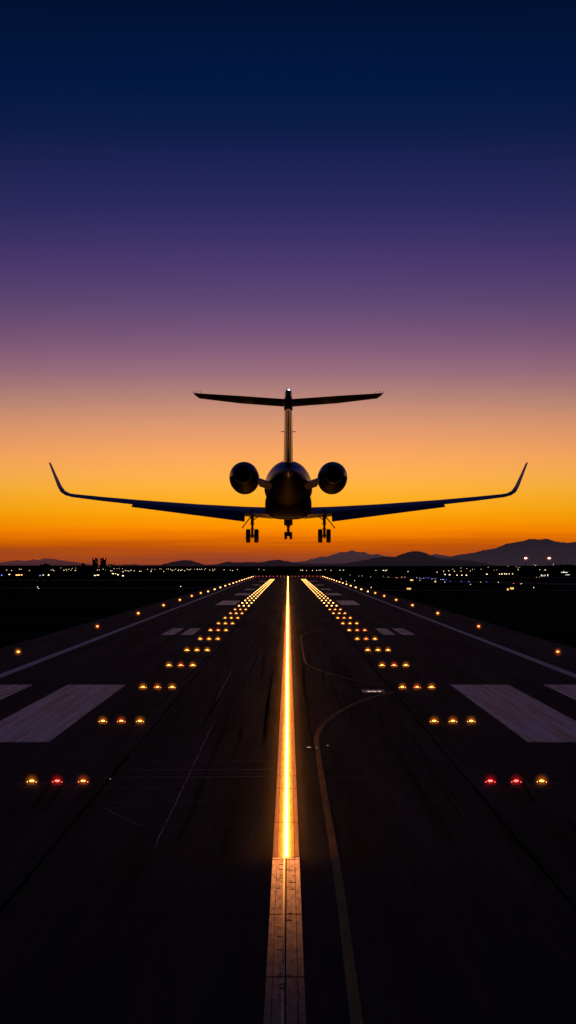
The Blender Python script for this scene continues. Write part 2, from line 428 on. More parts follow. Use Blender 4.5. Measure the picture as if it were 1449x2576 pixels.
# cross taxiways on the grass
S('taxiway', rect(-900, -30.3, 724, 746, .004), M['taxi'])
S('taxiway', ribbon([(-900, 560), (-110, 690), (-60, 735)], 5, .006), M['taxi'])
S('taxiway', rect(-600, -30.3, 1080, 1130, .004), M['taxi'])
S('taxiway', rect(30.3, 330, 660, 676, .004), M['taxi'])
S('taxiway', ribbon(smoothpts([(80, 1040), (110, 960), (135, 860), (190, 730), (300, 600), (420, 500)]), 26, .005), M['taxi'])
S('taxiway', ribbon(smoothpts([(60, 1330), (140, 1350), (400, 1180), (700, 1050)]), 60, .0055), M['taxi'])
S('taxiway', rect(120, 700, 880, 915, .0045), M['taxi'])

# --------------------------------------------------------------------- lights
AMB = (1.0, .42, .06); RED = (1.0, .035, .03); ORR = (1.0, .20, .03)
LM = {'amber': glowmat('amber lens', (1.0, .34, .06), 7.5), 'red': glowmat('red lens', (1.0, .07, .055), 8), 'orange': glowmat('orange lens', (1.0, .20, .05), 7.5),
      'far': glowmat('far amber lens', (1.0, .42, .10), 7.5), 'endred': glowmat('end red lens', (1.0, .09, .09), 4)}
LH = {'amber': bloommat('amber halo', (1, .24, .010), 3.0, 3.4), 'red': bloommat('red halo', (1, .012, .012), 2.6, 3.4), 'orange': bloommat('orange halo', (1, .14, .012), 2.6, 3.4)}

def inset_proto(kind):
    """flush runway light: steel ring, low lens with a tiny emissive ball each side for its glints, added bloom ball round it"""
    root = thing('inset_light', (0, 0, 0), 'x', 'runway light')
    mb = MB(); mb.lathe((0, 0, 0), (0, 0, 1), [(.006, .17), (.022, .155), (.035, .06), (.10, .05), (.11, .09), (.125, .095)], 20)
    mb.box((0, -.02, .115), (.34, .03, .02))
    obj('housing', mb, M['housing'], root)
    mb = MB(); mb.ball((0, 0, .165), 1, 16, 8, (.10, .07, .036))
    mb.ball((-.178, -.03, .130), .016, 8, 4); mb.ball((.180, -.03, .124), .016, 8, 4)
    obj('lens', mb, LM[kind], root, smooth=True)
    mb = MB(); mb.ball((0, 0, 0), 1.0, 14, 7)
    h = obj('glow', mb, LH[kind], root); h.location = (0, -.04, .165); h.scale = (.40, .40, .40)
    return root
def edge_proto(kind):
    root = thing('edge_light', (0, 0, 0), 'x', 'runway light')
    mb = MB(); mb.lathe((0, 0, 0), (0, 0, 1), [(.006, .16), (.03, .14), (.05, .05), (.22, .04), (.24, .11), (.28, .12)], 16)
    obj('stem', mb, M['housing'], root)
    mb = MB(); mb.ball((0, 0, .36), 1, 16, 8, (.13, .13, .075))
    obj('lens', mb, LM[kind], root, smooth=True)
    mb = MB(); mb.ball((0, 0, 0), 1.0, 14, 7)
    h = obj('glow', mb, LH[kind], root); h.location = (0, -.1, .36); h.scale = (.55, .55, .55)
    return root

protos = {}
def place_light(fn, kind, loc, scale, label, group):
    key = (fn, kind)
    if key not in protos:
        protos[key] = fn(kind); r = protos[key]; r.location = loc; r.scale = (scale,) * 3; protos[key] = r
        tag(r, label, 'runway light', group); return r
    r = copy_tree(protos[key], loc, scale); tag(r, label, 'runway light', group); return r

def far_mesh(kind):
    mb = MB(); mb.lathe((0, 0, 0), (0, 0, 1), [(.006, .15), (.05, .12), (.06, .05)], 8)
    mb.cur = 1; mb.ball((0, 0, .12), 1, 10, 6, (.16, .12, .12))
    me = obj('far_light', mb, [M['housing'], LM[kind]]); d = me.data; bpy.data.objects.remove(me); return d
FM = {k: far_mesh(k) for k in ('far', 'endred', 'red')}
def place_far(name, kind, loc, scale, label, group, cat='runway light'):
    o = bpy.data.objects.new(name, FM[kind]); COL.objects.link(o); o.location = loc; o.scale = (scale,) * 3
    tag(o, label, cat, group); return o

XS = (('outer', 10.22), ('middle', 9.20), ('inner', 8.16))
G1 = 'lights set in the runway in threes each side of the centreline'
special = {(0, -1, 'middle'): 'red', (0, 1, 'inner'): 'red', (0, 1, 'middle'): 'red', (0, -1, 'inner'): 'orange', (2, -1, 'middle'): 'orange',
           (2, 1, 'middle'): 'orange', (3, -1, 'middle'): 'orange', (3, 1, 'middle'): 'orange', (6, 1, 'outer'): 'orange', (5, 1, 'middle'): 'orange', (6, -1, 'middle'): 'orange', (6, 1, 'middle'): 'orange',
           (8, 1, 'middle'): 'orange', (1, -1, 'middle'): 'orange'}
cname = {'amber': 'amber', 'red': 'red', 'orange': 'orange-red'}
for r in range(37):
    Y = 78.5 + 30.15 * r
    for s in (-1, 1):
        sd = 'left' if s < 0 else 'right'
        for nm, X in XS:
            kq = 1.0 if r >= 11 else 1 - .13 * min(1.3, (Y / 78.5) ** .30) / H
            k = special.get((r, s, nm), 'amber')
            sc_ = min(1.3, (Y / 78.5) ** .30) if r < 11 else 1.1
            if r < 11:
                place_light(inset_proto, k, (s * X * kq - .05, Y * kq, .008), sc_, f'{cname[k]} {nm} light of the {ORD[r]} nearest bar of three, {sd} of the glowing centreline', G1)
            elif r < 20:
                place_far('inset_light', 'far', (s * X - .05, Y, .008), sc_, f'small amber {nm} light of the {ORD[r]} nearest bar of three, {sd} of the glowing centreline', G1)
            else:
                place_far('inset_light', 'far', (s * X - .05, Y, .008), sc_, f'tiny far amber light in the merging {nm} row {sd} of the centreline', G1)
G2 = 'lights standing along the edges of the runway'
EY = [188, 264.5, 334.8, 400.5, 460.8, 518, 571, 624, 680, 736, 794, 852, 910, 968, 1026, 1084, 1142, 1200, 1258, 1316, 1374, 1430]
ek = {(0, -1): 'orange', (1, -1): 'red', (0, 1): 'red', (1, 1): 'red', (2, -1): 'amber'}
ek = {(1, -1): 'orange', (0, 1): 'orange', (1, 1): 'orange'}
for i, Y in enumerate(EY):
    for s in (-1, 1):
        sd = 'left' if s < 0 else 'right'
        k = ek.get((i, s), 'amber')
        sc_ = min(1.6, (Y / 188) ** .30)
        X = s * (25.9 - .45 * min(i, 3) / 3)
        if i < 7:
            place_light(edge_proto, k, (X, Y, .004), sc_, f'{cname[k]} edge light standing on the {sd} shoulder, {ORD[i]} from the camera', G2)
        else:
            lab = f'small amber edge light on the {sd} shoulder, {ORD[i]} from the camera' if i < 16 else f'tiny amber edge light near the far end of the {sd} runway edge'
            o = place_far('edge_light', 'far', (X, Y, .004), sc_ * 1.15, lab, G2)
G3 = 'red lights across the far end of the runway'
for i in range(19):
    X = -24.5 + 49 * i / 18
    if abs(X) < 1: continue
    nth = ORD[i if X < 0 else 18 - i]; sd = 'left' if X < 0 else 'right'
    place_far('end_light', 'endred', (X, REND, .008), 1.3, f'tiny red light across the far runway end, {nth} from the {sd} end of the row', G3)
# small beads between the strip and its border
G4 = 'beads of light standing along the far part of the centreline'
for i in range(70):
    Y = 236 + 15 * i
    place_far('centreline_light', 'far', (CX + .02, Y, .016), .9, f'bead of amber light on the centreline, {ORD[i]} of the beads from the camera' if i < 12 else 'tiny bead of amber light in the merging far centreline', G4)

# studs and plate beside the lead-off line
glint_mat = glowmat('white reflector glint', (1, .82, .58), .8)  # stud glints and cover highlights put in as emission
for (px, py, w_, lab) in ((777, 1881.3, .20, 'small pale bar reflector on the asphalt just left of the curved line'), (797, 1882.5, .07, 'tiny reflector stud on the curved line'),
                          (824.6, 1877, .06, 'tiny white reflector glint stud on the asphalt right of the curved line'), (277.5, 1961, .05, 'tiny white reflector glint stud on the left pavement seam')):
    Y = H * F / (py - HOR); X = (px - 724.5) * Y / F
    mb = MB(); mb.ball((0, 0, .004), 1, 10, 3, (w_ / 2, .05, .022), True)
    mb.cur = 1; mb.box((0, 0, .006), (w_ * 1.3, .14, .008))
    tag(obj('reflector_stud', mb, [glint_mat, M['housing']], origin=None), lab, 'reflector').location = (X, Y, .014)
pt = thing('access_cover', (5.9, 134.6, .010), 'scratched metal access cover lying between the two curved lines', 'cover')
mb = MB(); mb.box((5.85, 134.6, .016), (1.55, 3.2, .012)); obj('frame', mb, M['housing'], pt)
mb = MB(); mb.box((5.85, 134.2, .026), (1.1, 1.2, .01)); obj('plate', mb, M['steel'], pt)
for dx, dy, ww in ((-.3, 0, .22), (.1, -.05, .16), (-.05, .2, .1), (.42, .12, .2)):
    mb = MB(); mb.box((5.85 + dx, 134 + dy, .04), (ww, .35, .02)); obj('cover_glint', mb, glint_mat, pt)  # highlights on the cover, built as small glowing blocks

# -------------------------------------------------------------------- aircraft
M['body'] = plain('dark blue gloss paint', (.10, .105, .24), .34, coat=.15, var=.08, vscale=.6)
M['bodyshade'] = plain('dark parts and underside shade', (.004, .004, .007), .65, spec=.05, var=.1)  # near-black colour carries the shade on the undersides
M['wingm'] = plain('wing paint', (.07, .075, .18), .32, spec=.4, var=.1, vscale=.6)
M['flapm'] = plain('flap paint', (.018, .026, .14), .5, spec=.12, var=.15, vscale=1)
M['stab'] = plain('tailplane paint', (.008, .008, .012), .45, spec=.15, var=.1)
M['fin'] = plain('pale fin paint', (.80, .64, .44), .28, coat=.5, var=.08, vscale=1)
M['finline'] = plain('fin gap', (.012, .01, .01), .6, spec=.1)
M['chrome'] = plain('polished lip metal', (.20, .20, .24), .25, metal=.9)
M['black'] = plain('engine black', (.003, .003, .003), .8, spec=.02)
M['rubber'] = plain('black tyre rubber', (.008, .008, .008), .7, spec=.2)
M['strut'] = plain('dull gear metal', (.03, .028, .028), .45, metal=.3)
M['maroon'] = plain('dark red belly seam', (.12, .02, .015), .5)

AC = thing('business_jet', (0, 124, 10.1), 'dark twin-engined jet with raised wingtips seen from behind, wheels down over the runway', 'aeroplane')
PX = .02

def ring(Y, cz, rx, rz, n=40, e=2.0, cx=PX, flat=0):
    pts = []
    for i in range(n):
        t = 2 * math.pi * i / n; c, s_ = math.cos(t), math.sin(t)
        pts.append(Vector((cx + rx * math.copysign(abs(c) ** (2 / e), c), Y, cz + rz * math.copysign(abs(s_) ** (2 / e), s_))))
    return pts
mb = MB()
secs = [(109.9, 14.00, .05, .05), (110.1, 13.99, .13, .14), (110.8, 13.96, .30, .30), (112, 13.90, .54, .56), (113.5, 13.83, .80, .84), (115.5, 13.74, 1.07, 1.10),
        (118, 13.66, 1.30, 1.33), (120.5, 13.60, 1.43, 1.45), (123, 13.57, 1.50, 1.50), (126, 13.6, 1.52, 1.52), (130, 13.74, 1.52, 1.52), (134, 13.88, 1.50, 1.50),
        (137, 13.95, 1.34, 1.30), (139.2, 13.90, 1.02, .95), (140.8, 13.78, .62, .55), (141.8, 13.70, .22, .2), (142.0, 13.68, .04, .04)]
mb.loft([ring(*q) for q in secs]); fus = obj('fuselage', mb, M['body'], AC, smooth=True)
mb = MB()
for s in (-1, 1):       # side window row
    for i in range(0): pass
# shade under the tail, put on as a near-black shell
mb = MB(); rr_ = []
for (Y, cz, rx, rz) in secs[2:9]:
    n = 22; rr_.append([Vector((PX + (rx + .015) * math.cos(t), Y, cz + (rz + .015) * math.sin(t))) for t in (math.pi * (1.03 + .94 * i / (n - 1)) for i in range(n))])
mb.loft(rr_, cap=False, closed=False); obj('tail_shade', mb, M['bodyshade'], fus, smooth=True)
mb = MB()
for s in (-1, 1):       # skin seam lines that sweep down the tail
    pts = []
    for k, (Y, cz, rx, rz) in enumerate(secs[2:9]):
        a = math.radians(18 - 58 * (k / 6) ** .8); pts.append(Vector((PX + s * (rx + .03) * math.cos(a), Y - .01, cz + (rz + .03) * math.sin(a))))
    for a, b in zip(pts, pts[1:]): mb.tube(a, b, .014, n=6)
obj('skin_seam', mb, M['chrome'], fus)
mb = MB(); mb.tube((PX, 112.6, 13.30), (PX, 119, 12.12), .018, n=6); mb.tube((PX, 119, 12.12), (PX - .02, 119.4, 11.6), .03, n=6)
obj('belly_seam', mb, M['maroon'], fus)
# wing body fairing
mb = MB()
fr = [(118.2, 12.65, .5, .3), (118.6, 12.52, 1.0, .64), (119.4, 12.45, 1.32, .80), (121, 12.43, 1.44, .83), (124, 12.43, 1.46, .83), (129, 12.42, 1.42, .74), (132, 12.52, 1.3, .65), (134, 12.65, .8, .4)]
mb.loft([ring(a, b, c, d, 40, 3.0) for a, b, c, d in fr]); obj('belly_fairing', mb, M['bodyshade'], AC, smooth=True)
# fin -------------------------------------------------------------------
def foil(le, te, th, nrm, n=14):
    le, te, nrm = Vector(le), Vector(te), Vector(nrm).normalized(); pts = []
    def t_(x): return 5 * (.2969 * math.sqrt(x) - .126 * x - .3516 * x * x + .2843 * x ** 3 - .1015 * x ** 4)
    for i in range(n + 1):
        x = .5 * (1 - math.cos(math.pi * i / n)); pts.append(le.lerp(te, x) + nrm * (t_(x) * th))
    for i in range(n - 1, 0, -1):
        x = .5 * (1 - math.cos(math.pi * i / n)); pts.append(le.lerp(te, x) - nrm * (t_(x) * th))
    return pts
def wz(py, Y): return H + (HOR - py) * Y / F
mb = MB()
zt, zb = wz(1030, 112), wz(1178, 113)
mb.loft([foil((PX, 119.4, zb - .3), (PX, 113.2, zb - .3), .66, (1, 0, 0)), foil((PX, 118.6, zb + .1), (PX, 113.0, zb + .1), .60, (1, 0, 0)),
         foil((PX, 115.8, zt), (PX, 112.2, zt), .46, (1, 0, 0)), foil((PX, 115.2, zt + .6), (PX, 112.0, zt + .6), .44, (1, 0, 0))])
fin = obj('fin', mb, M['fin'], AC, smooth=True)
mb = MB()      # rudder, a blunt wedge behind the fin
R0 = lambda z, y0, w0, y1, w1: [Vector((PX - w0, y0, z)), Vector((PX - w1, y1, z)), Vector((PX + w1, y1, z)), Vector((PX + w0, y0, z))]
mb.loft([R0(zb + .15, 114.6, .285, 112.9, .085), R0(zt - .05, 113.4, .215, 112.1, .060)])
rud = obj('rudder', mb, M['fin'], fin, bevel=.01)
mb = MB()
for s in (-1, 1):
    for w0, w1 in ((.155, .115),): mb.tube((PX + s * w0, 113.35, zb + .1), (PX + s * w1, 112.5, zt - .02), .018, n=6)
mb.tube((PX, 112.87, zb + .15), (PX, 112.08, zt - .05), .014, n=6)
obj('rudder_gap', mb, M['finline'], fin)
mb = MB()
for s in (-1, 1): mb.box(W(725.5 + s * 14.3, 1086, 112.8), (.20, .12, .035))
obj('static_arm', mb, M['strut'], fin)
mb = MB()   # dark fairing where the fin meets the tail cone
mb.loft([ring(110.2, 14.10, .05, .06), ring(111.2, 14.15, .20, .24, 40), ring(112.4, 14.22, .30, .34), ring(113.6, 14.30, .34, .36), ring(115, 14.5, .3, .4)])
obj('tail_cone_cap', mb, M['bodyshade'], fus, smooth=True)
mb = MB()   # little actuator clutter at the fin foot
for i in range(7): mb.box((PX + random.uniform(-.22, .22), 112.7, wz(1168, 112.7) + random.uniform(-.08, .10)), (random.uniform(.04, .1), .06, random.uniform(.04, .12)))
obj('actuator', mb, M['strut'], fin)
# bullet at the fin top
mb = MB(); zc = wz(997, 111.5)
mb.loft([ring(109.6, zc, .03, .04), ring(109.75, zc, .11, .17), ring(110.2, zc, .17, .33), ring(111.0, zc - .02, .21, .43), ring(112.6, zc - .08, .23, .42), ring(114.6, zc - .2, .2, .34), ring(116.2, zc - .32, .10, .18), ring(116.8, zc - .35, .02, .03)])
bul = obj('tail_bullet', mb, M['chrome'], AC, smooth=True)
mb = MB(); mb.ball(W(726.4, 981.5, 109.95), .065, 14, 8)
obj('tail_light', mb, glowmat('white tail light', (1, .98, .92), 5), bul, smooth=True)
mb = MB(); mb.loft([ring(109.5, zc - .30, .02, .02), ring(109.9, zc - .22, .14, .16), ring(112, zc - .36, .255, .26), ring(114.5, zc - .5, .25, .26), ring(116, zc - .6, .1, .1)])
obj('bullet_underside', mb, M['stab'], bul, smooth=True)
# tailplane, wings, engines, gear: each side
TP = W(725.5, 996, 111.6); 
for s in (-1, 1):
    X = lambda px, Y: PX + s * px * Y / F
    mb = MB()
    mb.loft([foil((PX + s * .05, 115.6, wz(1019, 115.6)), (PX + s * .05, 111.6, wz(1004.5, 111.6)), .36, (0, 0, 1)),
             foil((X(120, 114.9), 114.9, wz(1012.5, 114.9)), (X(120, 112.3), 112.3, wz(996, 112.3)), .25, (0, 0, 1)),
             foil((X(222, 114.6), 114.6, wz(1001.5, 114.6)), (X(232, 113), 113, wz(989, 113)), .14, (0, 0, 1)),
             foil((X(232, 114.0), 114.0, wz(996, 114.0)), (X(240, 113.1), 113.1, wz(987.5, 113.1)), .05, (0, 0, 1))])
    st = obj('tailplane', mb, M['stab'], AC, smooth=True)
    mb = MB()
    for px in (238, 229, 219): mb.tube((X(px, 113.1), 113.1, wz(989, 113.1)), (X(px + 3, 113), 113.0, wz(983.5, 113)), .012, n=5)
    obj('static_wick', mb, M['strut'], st)
    # wing
    up_ = Vector((0, 0, 1))
    sec = [((PX + s * 1.0, 131.2, 12.20), (PX + s * 1.0, 122.6, 11.86), .74, up_), ((PX + s * 2.9, 129.6, 12.28), (PX + s * 2.9, 122.6, 11.96), .62, up_),
           ((PX + s * 5.8, 127.6, 12.46), (PX + s * 5.8, 121.9, 12.16), .46, up_), ((PX + s * 9.6, 125, 12.74), (PX + s * 9.6, 121, 12.475), .30, up_),
           ((PX + s * 11.6, 123.5, 12.90), (PX + s * 11.6, 120.15, 12.66), .24, up_), ((PX + s * 13.3, 122.2, 13.05), (PX + s * 13.3, 119.5, 12.865), .19, up_)]
    mb = MB(); mb.loft([foil(*q) for q in sec]); wg = obj('wing', mb, M['wingm'], AC, smooth=True)
    n0 = Vector((-s * .05, 0, 1)); 
    wl = [((PX + s * 13.28, 122.2, 13.05), (PX + s * 13.28, 119.5, 12.865), .19, (-s * .05, 0, 1)), ((PX + s * 13.58, 121.8, 13.10), (PX + s * 13.58, 119.3, 12.94), .16, (-s * .4, 0, 1)),
          ((PX + s * 13.84, 121.3, 13.26), (PX + s * 13.84, 119.05, 13.12), .14, (-s * 1.0, 0, .8)), ((PX + s * 14.0, 120.8, 13.55), (PX + s * 14.0, 118.8, 13.45), .12, (-s * 1, 0, .36)),
          ((PX + s * 14.22, 119.9, 14.2), (PX + s * 14.22, 118.4, 14.15), .09, (-s * 1, 0, .30)), ((PX + s * 14.42, 119.0, 14.85), (PX + s * 14.45, 118.0, 14.90), .05, (-s * 1, 0, .28))]
    mb = MB(); mb.loft([foil(*q) for q in wl]); obj('winglet', mb, M['wingm'], wg, smooth=True)
    # flap
    mb = MB()
    fo = Vector((PX + s * 9.6, 121.45, 12.50)); fob = Vector((PX + s * 9.63, 120.1, wz(1275.5, 120.1)))
    fi = Vector((PX + s * 2.72, 123.1, 12.02)); fib = Vector((PX + s * 2.72, 121.7, wz(1312.5, 121.7)))
    mb.loft([foil(fi, fib, .20, (0, -.4, 1)), foil(fi.lerp(fo, .5), fib.lerp(fob, .5), .17, (0, -.4, 1)), foil(fo, fob, .12, (0, -.4, 1))])
    obj('flap', mb, M['flapm'], wg, smooth=True)
    mb = MB()       # aileron gap line
    # engine
    ex = X(111.2, 116); ez = wz(1201, 116)
    nac = [(113.2, .47), (113.25, .52), (113.7, .64), (114.5, .78), (115.6, .865), (116.8, .885), (118.0, .86), (118.9, .78), (119.3, .70), (119.2, .64), (118.4, .62)]
    mb = MB(); mb.loft([ring(Y, ez + .02 * (116 - Y) , r, r * 1.04, 40, cx=ex) for Y, r in nac], cap=True)
    en = obj('engine', mb, M['body'], AC, smooth=True)
    mb = MB()
    mb.loft([ring(113.15, ez + .06, .47, .485, 32, cx=ex), ring(113.05, ez + .06, .455, .47, 32, cx=ex), ring(113.2, ez + .06, .435, .45, 32, cx=ex), ring(114.6, ez + .04, .42, .43, 32, cx=ex)], cap=True)
    obj('exhaust_nozzle', mb, M['black'], en, smooth=True)
    mb = MB(); mb.lathe((ex, 113.05, ez + .06), (0, 1, 0), [(0, .02), (.5, .14), (1.2, .22)], 20); obj('exhaust_cone', mb, M['black'], en, smooth=True)
    # shade under the pod, put on as a near-black half shell
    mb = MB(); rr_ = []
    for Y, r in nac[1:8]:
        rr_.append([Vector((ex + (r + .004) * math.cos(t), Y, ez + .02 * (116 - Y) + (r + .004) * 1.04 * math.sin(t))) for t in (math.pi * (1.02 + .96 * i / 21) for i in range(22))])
    mb.loft(rr_, cap=False, closed=False); obj('cowl_shade', mb, M['bodyshade'], en, smooth=True)
    # pylon
    mb = MB()
    a0 = Vector((X(78, 114.5), 0, 0)).x; a1 = X(42, 114.5)
    mb.loft([foil((a0, 118.2, wz(1208, 115)), (a0, 113.9, wz(1207, 114)), .60, (s * .3, 0, 1)), foil((a1, 118.6, wz(1221, 115)), (a1, 114.2, wz(1217, 114.2)), .52, (s * .3, 0, 1))])
    obj('pylon', mb, M['body'], AC, smooth=True)
    # main gear
    gx = X(90.6, 124); zw = wz(1348.3, 124)
    mb = MB(); mb.tube((gx, 124.1, 12.2), (gx, 124.0, wz(1320, 124)), .105, .095, 16); mb.tube((gx, 124.0, wz(1320, 124)), (gx, 124, zw), .075, n=14)
    for zz in (wz(1301, 124), wz(1318, 124), wz(1331, 124)): mb.tube((gx, 124, zz - .04), (gx, 124, zz + .04), .125, n=16)
    mb.tube((gx - .36, 124, zw), (gx + .36, 124, zw), .06, n=12)
    mb.box((gx, 123.86, zw + .12), (.17, .14, .34)); mb.box((gx, 124.0, zw - .07), (.13, .2, .16))
    mb.box((gx + s * .14, 124, wz(1303, 124)), (.14, .08, .07))
    for dx in (-.05, .05): mb.tube((gx + dx, 123.83, wz(1325, 124)), (gx + dx * 1.5, 123.9, zw + .1), .016, n=6)
    g_ = obj('main_gear_leg', mb, M['strut'], AC, smooth=True)
    def wheel(c, r, w, par):
        pf = [(-w / 2, r * .55), (-w / 2, r * .80), (-w * .46, r * .91), (-w * .34, r * .975), (-w * .12, r), (w * .12, r), (w * .34, r * .975), (w * .46, r * .91), (w / 2, r * .80), (w / 2, r * .55)]
        mb = MB(); mb.lathe(c, (1, 0, 0), pf, 36); o = obj('wheel', mb, M['rubber'], par, smooth=True); return o
    for q in (-1, 1): wheel((gx + q * .262, 124, zw), .435, .285, g_)
    mb = MB(); a = W(725.5 + s * 93.5, 1299, 123.7); b = W(725.5 + s * 117, 1329, 123.7); a.x += 0; 
    d = (b - a); L_ = d.length; d.normalize(); nn = Vector((-d.z, 0, d.x))
    mb.box((a + b) / 2, (L_, .75, .045), (d, Vector((0, 1, 0)), nn)); obj('gear_door', mb, M['strut'], g_, bevel=.01)
    mb = MB(); mb.tube(W(725.5 + s * 88, 1308, 124.2), W(725.5 + s * 76, 1299.5, 124.4), .035, n=8); obj('side_brace', mb, M['strut'], g_)
# nose gear
YN = 137.0; zn = wz(1347.5, YN)
mb = MB(); mb.tube((PX, YN, 12.6), (PX, YN, wz(1320, YN)), .17, .15, 16); mb.box((PX, YN - .1, wz(1312, YN)), (.60, .25, .52)); mb.box((PX - .12, YN - .1, wz(1305, YN)), (.30, .2, .5))
mb.tube((PX, YN, wz(1320, YN)), (PX, YN, zn), .10, n=14); mb.tube((PX, YN, wz(1324, YN)), (PX, YN, wz(1319, YN)), .17, n=14); mb.tube((PX - .2, YN, zn), (PX + .2, YN, zn), .05, n=10)
mb.box((PX, YN - .08, zn + .06), (.24, .12, .16))
ng = obj('nose_gear_leg', mb, M['strut'], AC, smooth=True)
for q in (-1, 1):
    c = (PX + q * .182, YN, zn); r, w = .27, .19
    mb = MB(); mb.lathe(c, (1, 0, 0), [(-w / 2, r * .5), (-w / 2, r * .8), (-w * .4, r * .95), (-w * .15, r), (w * .15, r), (w * .4, r * .95), (w / 2, r * .8), (w / 2, r * .5)], 30)
    obj('wheel', mb, M['rubber'], ng, smooth=True)

# ---------------------------------------------------------------------- hills
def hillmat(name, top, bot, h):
    """bare diffuse slope in the hazy distance: the hazy light is put in as emission, mixed by height"""
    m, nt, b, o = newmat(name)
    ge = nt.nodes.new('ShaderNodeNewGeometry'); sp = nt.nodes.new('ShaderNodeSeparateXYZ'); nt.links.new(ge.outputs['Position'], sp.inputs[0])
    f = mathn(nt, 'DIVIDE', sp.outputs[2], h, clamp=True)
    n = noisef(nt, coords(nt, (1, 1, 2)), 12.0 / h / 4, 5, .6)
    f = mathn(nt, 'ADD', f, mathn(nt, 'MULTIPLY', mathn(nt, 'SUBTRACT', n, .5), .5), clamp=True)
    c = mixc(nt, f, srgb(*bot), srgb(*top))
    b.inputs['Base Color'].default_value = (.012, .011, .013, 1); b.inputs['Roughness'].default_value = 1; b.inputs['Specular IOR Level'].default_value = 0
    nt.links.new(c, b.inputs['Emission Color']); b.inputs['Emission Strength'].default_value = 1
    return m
def ridge(pts, Y, mat, rough=1.0, depth=None):
    depth = depth or Y * .10; seed = random.uniform(0, 99)
    xs = [pts[0][0] + (pts[-1][0] - pts[0][0]) * i / 420 for i in range(421)]
    def at(x):
        for (a, b), (c, d) in zip(pts, pts[1:]):
            if a <= x <= c: 
                t = (x - a) / (c - a); t = t * t * (3 - 2 * t) * .5 + t * .5
                return b + (d - b) * t
        return pts[-1][1]
    rows = []
    prof = [(-1.0, 0), (-.78, .14), (-.55, .36), (-.34, .60), (-.17, .80), (-.06, .94), (0, 1), (.15, .85), (.5, .4), (1, 0)]
    for dpt, k in prof:
        row = []
        for x in xs:
            py = at(x) + rough * (noise.fractal((x * .11 + seed, 0, 0), 1, 2, 4) * 1.3)
            p = W(x, py, Y); hgt = max(p.z, 0) * k
            if 0 < k < 1: hgt *= 1 + .35 * noise.noise((x * .06 + seed, dpt * 3, 1)) * (1 - k)
            row.append(Vector((p.x * (1 + dpt * depth / Y * .6), Y + dpt * depth + (.2 * depth * noise.noise((x * .05, seed, 2)) if k not in (1,) else 0), hgt - (2 if k == 0 else 0))))
        rows.append(row)
    mb = MB(); mb.loft(rows, cap=False, closed=False)
    return S('hills', mb, mat)
c1 = lambda L: [(.3472 * x, 1345.9 + .3472 * y) for x, y in L]
c2 = lambda L: [(471.7 + .3472 * x, 1345.9 + .3472 * y) for x, y in L]
c3 = lambda L: [(945.9 + .3472 * x, 1333.3 + .3472 * y) for x, y in L]
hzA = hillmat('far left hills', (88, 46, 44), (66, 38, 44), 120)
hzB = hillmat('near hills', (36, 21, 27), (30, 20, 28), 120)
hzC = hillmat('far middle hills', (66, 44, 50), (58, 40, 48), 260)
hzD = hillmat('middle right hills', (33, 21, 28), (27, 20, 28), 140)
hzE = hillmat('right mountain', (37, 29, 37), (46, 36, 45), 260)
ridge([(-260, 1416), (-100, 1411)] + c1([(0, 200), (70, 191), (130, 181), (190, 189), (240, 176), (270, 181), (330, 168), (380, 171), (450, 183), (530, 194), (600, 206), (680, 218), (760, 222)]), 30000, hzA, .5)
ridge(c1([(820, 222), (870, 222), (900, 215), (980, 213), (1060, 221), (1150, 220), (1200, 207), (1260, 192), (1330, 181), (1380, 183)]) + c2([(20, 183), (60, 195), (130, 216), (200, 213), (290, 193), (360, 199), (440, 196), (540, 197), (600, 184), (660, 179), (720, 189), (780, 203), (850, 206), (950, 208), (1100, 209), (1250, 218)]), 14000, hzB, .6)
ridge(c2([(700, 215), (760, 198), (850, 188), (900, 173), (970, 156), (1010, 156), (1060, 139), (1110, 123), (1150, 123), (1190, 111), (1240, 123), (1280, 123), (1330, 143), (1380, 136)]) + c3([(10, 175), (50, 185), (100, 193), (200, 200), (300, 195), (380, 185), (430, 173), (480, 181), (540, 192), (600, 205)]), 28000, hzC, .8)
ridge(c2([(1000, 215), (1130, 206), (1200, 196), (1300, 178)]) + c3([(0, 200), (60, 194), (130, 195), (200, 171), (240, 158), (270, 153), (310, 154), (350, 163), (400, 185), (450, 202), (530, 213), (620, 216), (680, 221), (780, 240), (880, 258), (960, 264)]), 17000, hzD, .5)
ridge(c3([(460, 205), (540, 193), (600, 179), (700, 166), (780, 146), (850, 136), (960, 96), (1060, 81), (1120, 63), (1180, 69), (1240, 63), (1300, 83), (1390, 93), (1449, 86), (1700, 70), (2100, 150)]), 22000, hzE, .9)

# ---------------------------------------------------------- far tree belt, town
leaf = plain('black foliage', (.006, .006, .005), .95, spec=0, var=.4)
mb = MB()
def crown(x, Y, h, r):
    """a few leafy lobes over a short trunk"""
    for k in range(3):
        a = random.uniform(0, 6.3); rr = r * random.uniform(.5, .8)
        c = (x + math.cos(a) * r * .5, Y + math.sin(a) * r * .5, h - rr * random.uniform(.8, 1.5))
        mb.ball(c, rr, 6, 4, (1, 1, random.uniform(.8, 1.3)))
    mb.box((x, Y, h * .3), (r * .9, r * .9, h * .6))
def topline(px):
    """height in picture rows of the belt's top"""
    v = 1427.5 + 1.2 * noise.noise((px * .03, 5, 0)) + 1.6 * noise.noise((px * .11, 9, 0))
    for c, w_, a in ((115, 14, 8.0), (60, 45, 2.0), (25, 20, 2.5), (618, 12, 3.0), (830, 16, 3.2), (1075, 22, 3.5), (1010, 30, 2.0), (1420, 60, 6.0), (1300, 50, 3.5), (180, 40, 1.5)):
        v -= a * math.exp(-((px - c) / w_) ** 2)
    return v
